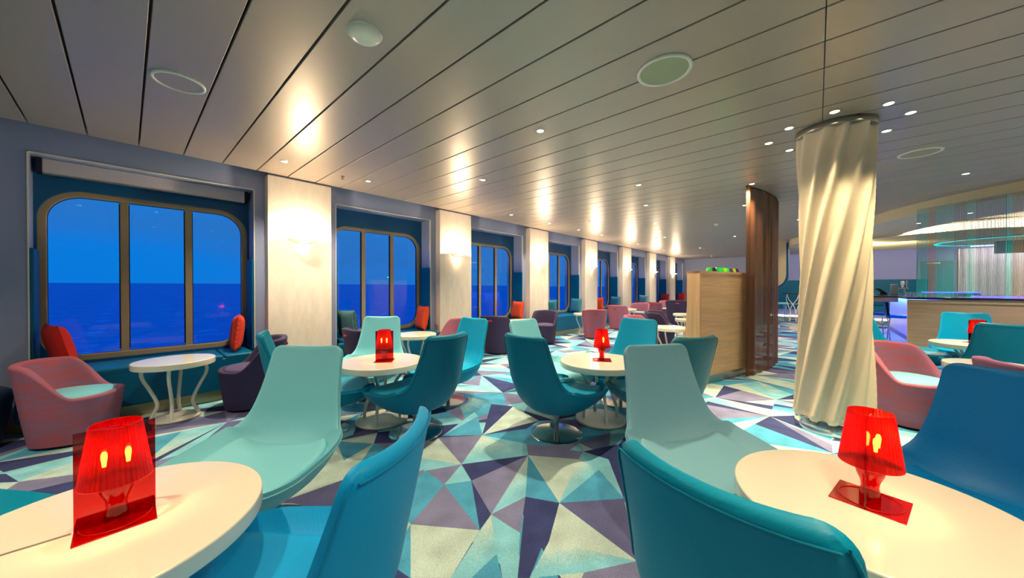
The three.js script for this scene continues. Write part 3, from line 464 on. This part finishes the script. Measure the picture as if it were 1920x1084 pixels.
// ---------------------------------------------------------------- dropped ceiling rings over the bar
function ringDisc(cx, cz, R, hx, hz, hr, y0, y1) { const s = new THREE.Shape(); s.absarc(cx, -cz, R, 0, Math.PI * 2); const h = new THREE.Path(); h.absarc(hx, -hz, hr, 0, Math.PI * 2, true); s.holes.push(h); const g = new THREE.ExtrudeGeometry(s, { depth: y1 - y0, bevelEnabled: false, curveSegments: 96 }); g.rotateX(-Math.PI / 2); g.translate(0, y0, 0); return g; }
{
  const big = struct('ceiling_ring', ringDisc(4.75, -10.35, 4.15, 4.9, -11.4, 3.55, 2.31, CEIL), M.plaster);
  // its part beyond the wall is trimmed by the wall itself
  struct('ceiling_disc', ringDisc(0.9, -12.6, 1.5, 0.98, -12.7, 1.12, 2.32, CEIL), M.plaster);
  for (const [x, z] of [[1.35, -9.4], [1.75, -8.6], [2.45, -7.7]]) downlight(x, z, 6, '#e8e4ff', 'recessed downlight in the dropped ring above the bar', 'downlights in the bar ring', 2.31);
  // cove light inside the small disc
  const cv = thing('cove_light', 'glowing yellow cove inside the small ceiling disc', 'cove light', [0.98, 0, -12.7]);
  part('light_strip', lathe([[1.09, 2.40], [1.115, 2.40], [1.115, 2.44], [1.09, 2.44]], 64), M.coveGlow, cv);
  const l1 = new THREE.RectAreaLight('#ffeab0', 8, 1.6, 1.6); l1.position.set(0, 2.40, 0); l1.lookAt(0.98, 9, -12.7); l1.name = 'cove_glow'; cv.add(l1);
  const l1b = new THREE.PointLight('#ffeab0', 3); l1b.position.set(0, 2.25, 0); l1b.name = 'cove_fill'; l1b.castShadow = true; cv.add(l1b);
  // chandelier drum: lit fringe round a dropped disc
  const ch = thing('fringe_chandelier', 'large round chandelier with a lit white fringe and a cyan ring below', 'chandelier', [2.35, 0, -13.2]);
  part('lower_disc', lathe([[0, 2.29], [2.18, 2.29], [2.2, 2.295], [2.2, 2.31], [0, 2.31]], 80), M.plaster, ch);
  part('light_band', lathe([[2.12, 2.312], [2.12, 2.455]], 80), M.coolGlow, ch);
  const fr = []; for (let i = 0; i < 300; i++) { const a = i / 300 * 2 * Math.PI; const b = new THREE.BoxGeometry(0.006, 0.15, 0.006); b.translate(2.185 * Math.sin(a), 2.385, 2.185 * Math.cos(a)); fr.push(b); }
  const fo = part('fringe', merge(fr), mat('#fff6e0', 0.4), ch); fo.userData.kind = 'stuff';
  part('cap', lathe([[0, 2.462], [2.22, 2.462], [2.22, 2.485], [0, 2.485]], 80), M.plaster, ch);
  part('cyan_light_ring', (() => { const g = lathe([[1.02, 2.265], [1.1, 2.26], [1.1, 2.275], [1.02, 2.275]], 80); g.translate(1.0, 0, -0.6); return g; })(), M.cyanGlow, ch);
  part('inner_disc', (() => { const g = lathe([[0, 2.27], [1.12, 2.27], [1.12, 2.29], [0, 2.29]], 80); g.translate(1.0, 0, -0.6); return g; })(), M.plaster, ch);
  for (const a of [-0.9, -0.3, 0.3, 0.9, 2.5, 3.9]) { const l = new THREE.PointLight('#ffe9bd', 4); l.position.set(2.4 * Math.sin(a), 2.38, 2.4 * Math.cos(a)); l.castShadow = true; l.name = 'fringe_light'; ch.add(l); }
}
// ---------------------------------------------------------------- bar
{
  const b = thing('bar_counter', 'bar with a wood veneer front, steel-edged counter and blue lit side', 'bar');
  const uvB = (g) => { const p = g.attributes.position, uv = g.attributes.uv; for (let i = 0; i < p.count; i++) uv.setXY(i, p.getX(i) * 0.5, p.getY(i) * 1.1); return g; };
  part('front_panel', uvB(box(1.12, 5.3, 0.02, 0.95, -8.53, -8.49)), M.wood, b);
  const fr = [box(1.107, 1.165, 0.0, 0.97, -8.54, -8.475), box(1.165, 5.3, 0.915, 0.97, -8.54, -8.475), box(1.165, 5.3, 0.0, 0.07, -8.54, -8.475)];
  for (const g of fr) part('panel_frame', uvB(g), M.wood, b);
  part('counter_top', merge([box(1.09, 5.3, 0.975, 1.01, -9.3, -8.455, 0.006), box(0.72, 1.75, 0.975, 1.01, -14, -9.29, 0.006)]), mat('#2b3244', 0.12, { clearcoat: 0.6 }), b);
  part('counter_edge', box(0.715, 0.735, 0.9, 0.978, -14, -9.29), M.steel, b);
  part('counter_edge', box(0.735, 1.1, 0.9, 0.978, -9.31, -9.29), M.steel, b);
  part('side_panel', box(1.5, 1.54, 0.1, 0.975, -14, -8.54), mat('#d8daf0', 0.4), b);
  part('plinth', box(1.47, 1.56, 0, 0.1, -14, -8.54), mat('#8a7aa0', 0.5), b);
  for (const z of [-9.64, -11.4, -13.2]) part('counter_post', box(0.755, 0.80, 0, 0.9, z - 0.022, z + 0.022), M.steel, b);
  part('light_strip', box(1.43, 1.46, 0.955, 0.968, -13.9, -8.7), M.blueGlow, b);
  const l = new THREE.RectAreaLight('#4064ff', 60, 5.0, 0.08); l.position.set(1.44, 0.95, -11.3); l.rotation.set(-Math.PI / 2, 0, Math.PI / 2); l.name = 'bar_glow'; b.add(l);
  const ls = part('violet_light_strip', box(1.9, 5.2, 1.012, 1.03, -9.27, -9.24), glow('#7d5cff', 2), b); const lv = new THREE.RectAreaLight('#8a66ff', 14, 3.3, 0.06); lv.position.set(3.55, 1.04, -9.255); lv.rotation.x = Math.PI / 2; lv.name = 'violet_glow'; b.add(lv);
  // stools
  const seat = (() => { const g = new RoundedBoxGeometry(0.4, 0.05, 0.38, 3, 0.022); g.translate(0, 0.62, 0); return g; })();
  const back = (() => { const n = 13; const f = (o) => grid(n, 8, (i, j) => { const u = (i / (n - 1)) * 2 - 1, v = j / 7; return [(o ? -1 : 1) * u * 0.2, 0.63 + v * 0.27, -0.18 - 0.03 * v + 0.04 * u * u - o * 0.035]; }); return merge([f(0), f(1), box(-0.19, 0.19, 0.885, 0.9, -0.235, -0.18, 0.005)]); })();
  const stool = (x, z, fx, fz, label, m) => { const t = thing('bar_stool', label, 'bar stool', [x, 0, z], face(fx, fz)); part('seat', seat, m, t); part('backrest', back, m, t); for (const [a, c] of [[-1, -1], [1, -1], [-1, 1], [1, 1]]) part('leg', tube([[a * 0.15, 0.6, c * 0.14], [a * 0.175, 0.3, c * 0.165], [a * 0.19, 0.0, c * 0.18]], 0.01, 8, 8), M.chrome, t); part('footrest', tube([[-0.17, 0.24, 0.17], [0, 0.24, 0.175], [0.17, 0.24, 0.17]], 0.008, 8, 8), M.chrome, t); };
  stool(0.9, -10.35, 1, 0.35, 'teal bar stool tucked under the steel-edged counter beside the column', M.benchTeal);
  stool(1.18, -9.65, 1, 0.1, 'teal bar stool partly behind the wooden bar front', M.benchTeal);
  stool(-0.95, -14.7, 1, -0.2, 'pale aqua bar stool beside the brown sheer curtain', M.aqua);
  stool(-0.28, -15.3, -1, 0.2, 'bright turquoise bar stool by the far banquette', M.brightTeal);
  // beer tap
  const t = thing('beer_tap', 'steel beer tap tower with a white handle on the bar', 'beer tap', [1.2, 1.01, -10.5]);
  part('tower', box(-0.07, 0.04, 0, 0.22, -0.06, 0.06, 0.01), M.steel, t); part('arm', cyl(0, 0, 0.16, 0, 0.014, 12).rotateZ(-Math.PI / 2).translate(0.02, 0.13, 0), M.chrome, t);
  part('spout', cyl(0.13, 0.05, 0.15, 0, 0.013, 12), M.chrome, t); part('handle', lathe([[0.012, 0.15], [0.03, 0.24], [0.026, 0.28], [0, 0.285]], 20).translate(0.1, 0, 0), M.white, t); part('lever', cyl(0.16, 0.12, 0.30, 0, 0.012, 12), M.chrome, t);
  const tb = thing('tablet', 'black tilted tablet on a stand beside the beer tap', 'tablet', [1.0, 1.01, -10.42], 0.4); part('screen', box(-0.09, 0.09, 0, 0.008, -0.07, 0.07, 0.003).rotateZ(-0.7).translate(0, 0.07, 0), M.black, tb); part('stand', box(-0.05, 0.06, 0, 0.01, -0.06, 0.06), M.black, tb); part('strut', box(-0.008, 0.008, 0.005, 0.075, -0.03, 0.03), M.black, tb);
  const gl = lathe([[0, 0.002], [0.026, 0.002], [0.03, 0.01], [0.034, 0.075], [0.0325, 0.075], [0.028, 0.012], [0, 0.01]], 20), gm = mat('#ffffff', 0.02, { transmission: 1, thickness: 0 });
  for (let i = 0; i < 14; i++) { const o = single('tumbler', gl, gm, 'clear glass tumbler in the row on the bar', 'glass', 'tumblers on the bar'); o.position.set(1.19 + (i % 7) * 0.085, 1.01, -9.02 - Math.floor(i / 7) * 0.09); }
}
// string curtain above the bar front
{
  const c = thing('string_curtain', 'sheer curtain of teal and grey strings hanging over the bar front', 'curtain');
  const A = new THREE.Vector3(1.09, 0, -7.72), B = new THREE.Vector3(2.05, 0, -6.86), D = B.clone().sub(A), L = D.length(), ang = Math.atan2(-D.z, D.x);
  const tm = mat('#2fb0b8', 0.6), bm = mat('#5a7a96', 0.6), gm = mat('#8f8577', 0.6);
  const bands = [[0, 0.1, tm], [0.1, 0.165, gm], [0.165, 0.31, tm], [0.31, 0.4, bm], [0.4, 0.46, tm], [0.46, 0.66, bm], [0.66, 0.7, tm], [0.7, 0.77, gm], [0.77, 0.93, tm], [0.93, 1.0, bm]];
  for (const [a, b, m] of bands) { const g = []; for (let s = a * L + 0.003; s < b * L - 0.002; s += 0.0105) g.push(box(s, s + 0.0042, 1.03, 2.31, -0.0008, 0.0008)); const o = part('string_band', merge(g), m, c); o.userData.kind = 'stuff'; }
  part('rail', box(0, L, 2.30, 2.312, -0.006, 0.006), M.steel, c);
  c.position.copy(A); c.rotation.y = ang;
}
// ---------------------------------------------------------------- far end of the room
{
  const q = thing('banquette', 'long deep teal banquette along the far wall', 'banquette');
  for (let i = 0; i < 3; i++) part('back_pad', box(-1.4 + i * 1.4, -0.015 + i * 1.4, 0.5, 1.43, -17.98, -17.86, 0.03), M.benchTeal, q);
  for (let i = 0; i < 3; i++) part('seat_pad', box(-1.4 + i * 1.4, -0.015 + i * 1.4, 0.3, 0.5, -17.98, -17.3, 0.04), M.benchTeal, q);
  part('plinth', box(-1.4, 2.79, 0.06, 0.3, -17.98, -17.4), M.lavender, q); part('lit_skirt', box(-1.4, 2.79, 0, 0.06, -17.98, -17.38), M.coveGlow, q);
  const l = new THREE.RectAreaLight('#fff0c0', 3, 4, 0.06); l.position.set(0.7, 0.04, -17.36); l.rotation.y = Math.PI; l.name = 'skirt_glow'; q.add(l);
  struct('wall_panel', box(-1.5, 6.8, 1.43, CEIL, -18.0, -17.985), M.lavender);
  const w = thing('string_wall', 'white wall panel of vertical strings behind the bar', 'wall panel');
  part('backing', box(3.45, 6.7, 0.9, 2.4, -17.97, -17.95), mat('#d8d4e0', 0.6), w);
  const g = []; for (let i = 0; i < 120; i++) g.push(box(3.47 + i * 0.027, 3.482 + i * 0.027, 0.9, 2.4, -17.94, -17.93)); const so = part('strings', merge(g), mat('#f0ecf4', 0.5), w); so.userData.kind = 'stuff';
  part('edge', box(3.42, 3.45, 0.9, 2.4, -17.97, -17.92), M.white, w);
  const lw = new THREE.RectAreaLight('#f4ecff', 9, 3, 0.12); lw.position.set(5, 2.42, -17.6); lw.lookAt(5, 1.4, -17.95); lw.name = 'wall_wash'; w.add(lw);
  part('lamp_bar', box(3.6, 6.5, 2.43, 2.46, -17.66, -17.56), M.coolGlow, w);
  const d = struct('door_1', box(2.63, 3.33, 0, 2.03, -17.99, -17.94), mat('#4f6a90', 0.4)); part('door_frame', merge([box(2.56, 2.63, 0, 2.1, -17.99, -17.92), box(3.33, 3.40, 0, 2.1, -17.99, -17.92), box(2.63, 3.33, 2.03, 2.1, -17.99, -17.92)]), mat('#7f94b8', 0.4), d); part('door_closer', box(2.75, 3.05, 1.95, 1.98, -17.94, -17.91), M.steel, d);
  const tv = thing('screen', 'dark flat screen hanging under the chandelier', 'screen', [2.9, 0, -12.6], 0.05); part('housing', box(0, 1.6, 1.9, 2.17, -0.05, 0.05, 0.01), mat('#1c3a58', 0.3), tv); part('hanger', box(0.4, 0.44, 2.165, 2.285, -0.02, 0.02), M.steel, tv);
  const ls = single('light_shelf', box(2.3, 3.3, 1.0, 1.03, -15.6, -15.3), M.blueGlow, 'glowing blue shelf edge behind the bar', 'shelf light');
  const sb = thing('back_bar', 'dark back bar cabinet carrying the blue shelf', 'cabinet', [2.8, 0, -15.45]); part('body', box(-0.5, 0.5, 0, 1.0, -0.14, 0.14), M.wallTeal, sb);
  // curved hanging partition
  const s = new THREE.Shape(); s.moveTo(-1.6, CEIL); s.lineTo(-0.66, CEIL); s.lineTo(-0.66, 1.55); s.bezierCurveTo(-0.66, 1.3, -0.8, 1.16, -1.05, 1.14); s.lineTo(-1.6, 1.14); s.closePath();
  const pg = new THREE.ExtrudeGeometry(s, { depth: 0.02, bevelEnabled: false, curveSegments: 16 }), pg2 = new THREE.ExtrudeGeometry(s, { depth: 0.16, bevelEnabled: false, curveSegments: 16 });
  const hp = thing('hanging_partition', 'pale curved partition with a teal edge hanging from the ceiling', 'partition', [0, 0, -12.5]); part('teal_core', pg2.translate(0.05, -0.05, -0.17), M.wallTeal, hp); part('front_skin', pg, M.beige, hp);
  // high table with lyre legs
  const h = thing('high_table', 'high table with white lyre-shaped wire legs and black top', 'table', [-0.6, 0, -15.0], -0.4);
  part('table_top', cyl(0, 0.93, 0.955, 0, 0.3, 40), M.black, h);
  for (const k of [-1, 1]) part('leg', tube([[k * 0.17, 0.93, 0], [k * 0.2, 0.75, 0], [k * 0.12, 0.45, 0], [k * 0.07, 0.2, 0], [k * 0.09, 0, 0]], 0.012, 30, 8), M.white, h);
  for (const k of [-1, 1]) part('leg', tube([[k * 0.17, 0.93, 0.03], [k * 0.12, 0.75, 0.03], [0, 0.58, 0.03], [-k * 0.07, 0.4, 0.03], [-k * 0.09, 0.15, 0.03], [-k * 0.1, 0, 0.03]], 0.012, 30, 8), M.white, h);
  part('stretcher', tube([[-0.16, 0.62, 0], [0, 0.58, 0.02], [0.16, 0.62, 0]], 0.008, 12, 6), M.white, h);
}
// ---------------------------------------------------------------- small things at the window wall
{
  const r = thing('roller_blind', 'pale roller blind cassette above the first window', 'blind', [0, 0, winC(0)]); part('cassette', box(-5.08, -5.0, 2.165, 2.289, -0.70, 0.70), M.blind, r); part('bottom_bar', box(-5.06, -4.995, 2.155, 2.168, -0.70, 0.70, 0.004), M.steel, r); for (const k of [-1, 1]) part('end_bracket', box(-5.08, -4.99, 2.165, 2.289, k > 0 ? 0.702 : -0.73, k > 0 ? 0.73 : -0.702), M.black, r);
  const s = thing('wall_socket', 'small cream wall socket low on the grey wall', 'socket', [WF, 0.30, 0.62]); part('plate', box(0, 0.009, -0.04, 0.04, -0.035, 0.035, 0.003), M.socket, s); part('switch', box(0.009, 0.013, -0.015, 0.015, -0.012, 0.012), M.black, s);
}
// ---------------------------------------------------------------- sea beyond the windows (the ship heels a little)
{
  const wave = dataTex(512, 512, (x, y) => { let n = 0.5 * vnoise(x / 64, y / 16, 8, 32) + 0.3 * vnoise(x / 20, y / 6, 25.6, 85) + 0.2 * vnoise(x / 8, y / 3, 64, 170); const f = smooth(0.66, 0.8, n); return [lerp(2, 120, f * 0.5), lerp(96, 190, f * 0.6) + 26 * (n - 0.5), lerp(196, 235, f) + 40 * (n - 0.5)]; });
  const g = new THREE.PlaneGeometry(6000, 6000); g.rotateX(-Math.PI / 2); const p = g.attributes.position, uv = g.attributes.uv; for (let i = 0; i < p.count; i++) { uv.setXY(i, p.getZ(i) / 40, p.getX(i) / 40); } g.translate(-3012, 0, 0);
  const o = struct('sea', g, mat('#ffffff', 0.55, { map: wave, specularIntensity: 0.5 })); o.position.y = -12; o.rotation.z = -0.0088;
}
renderer.render(scene, camera);
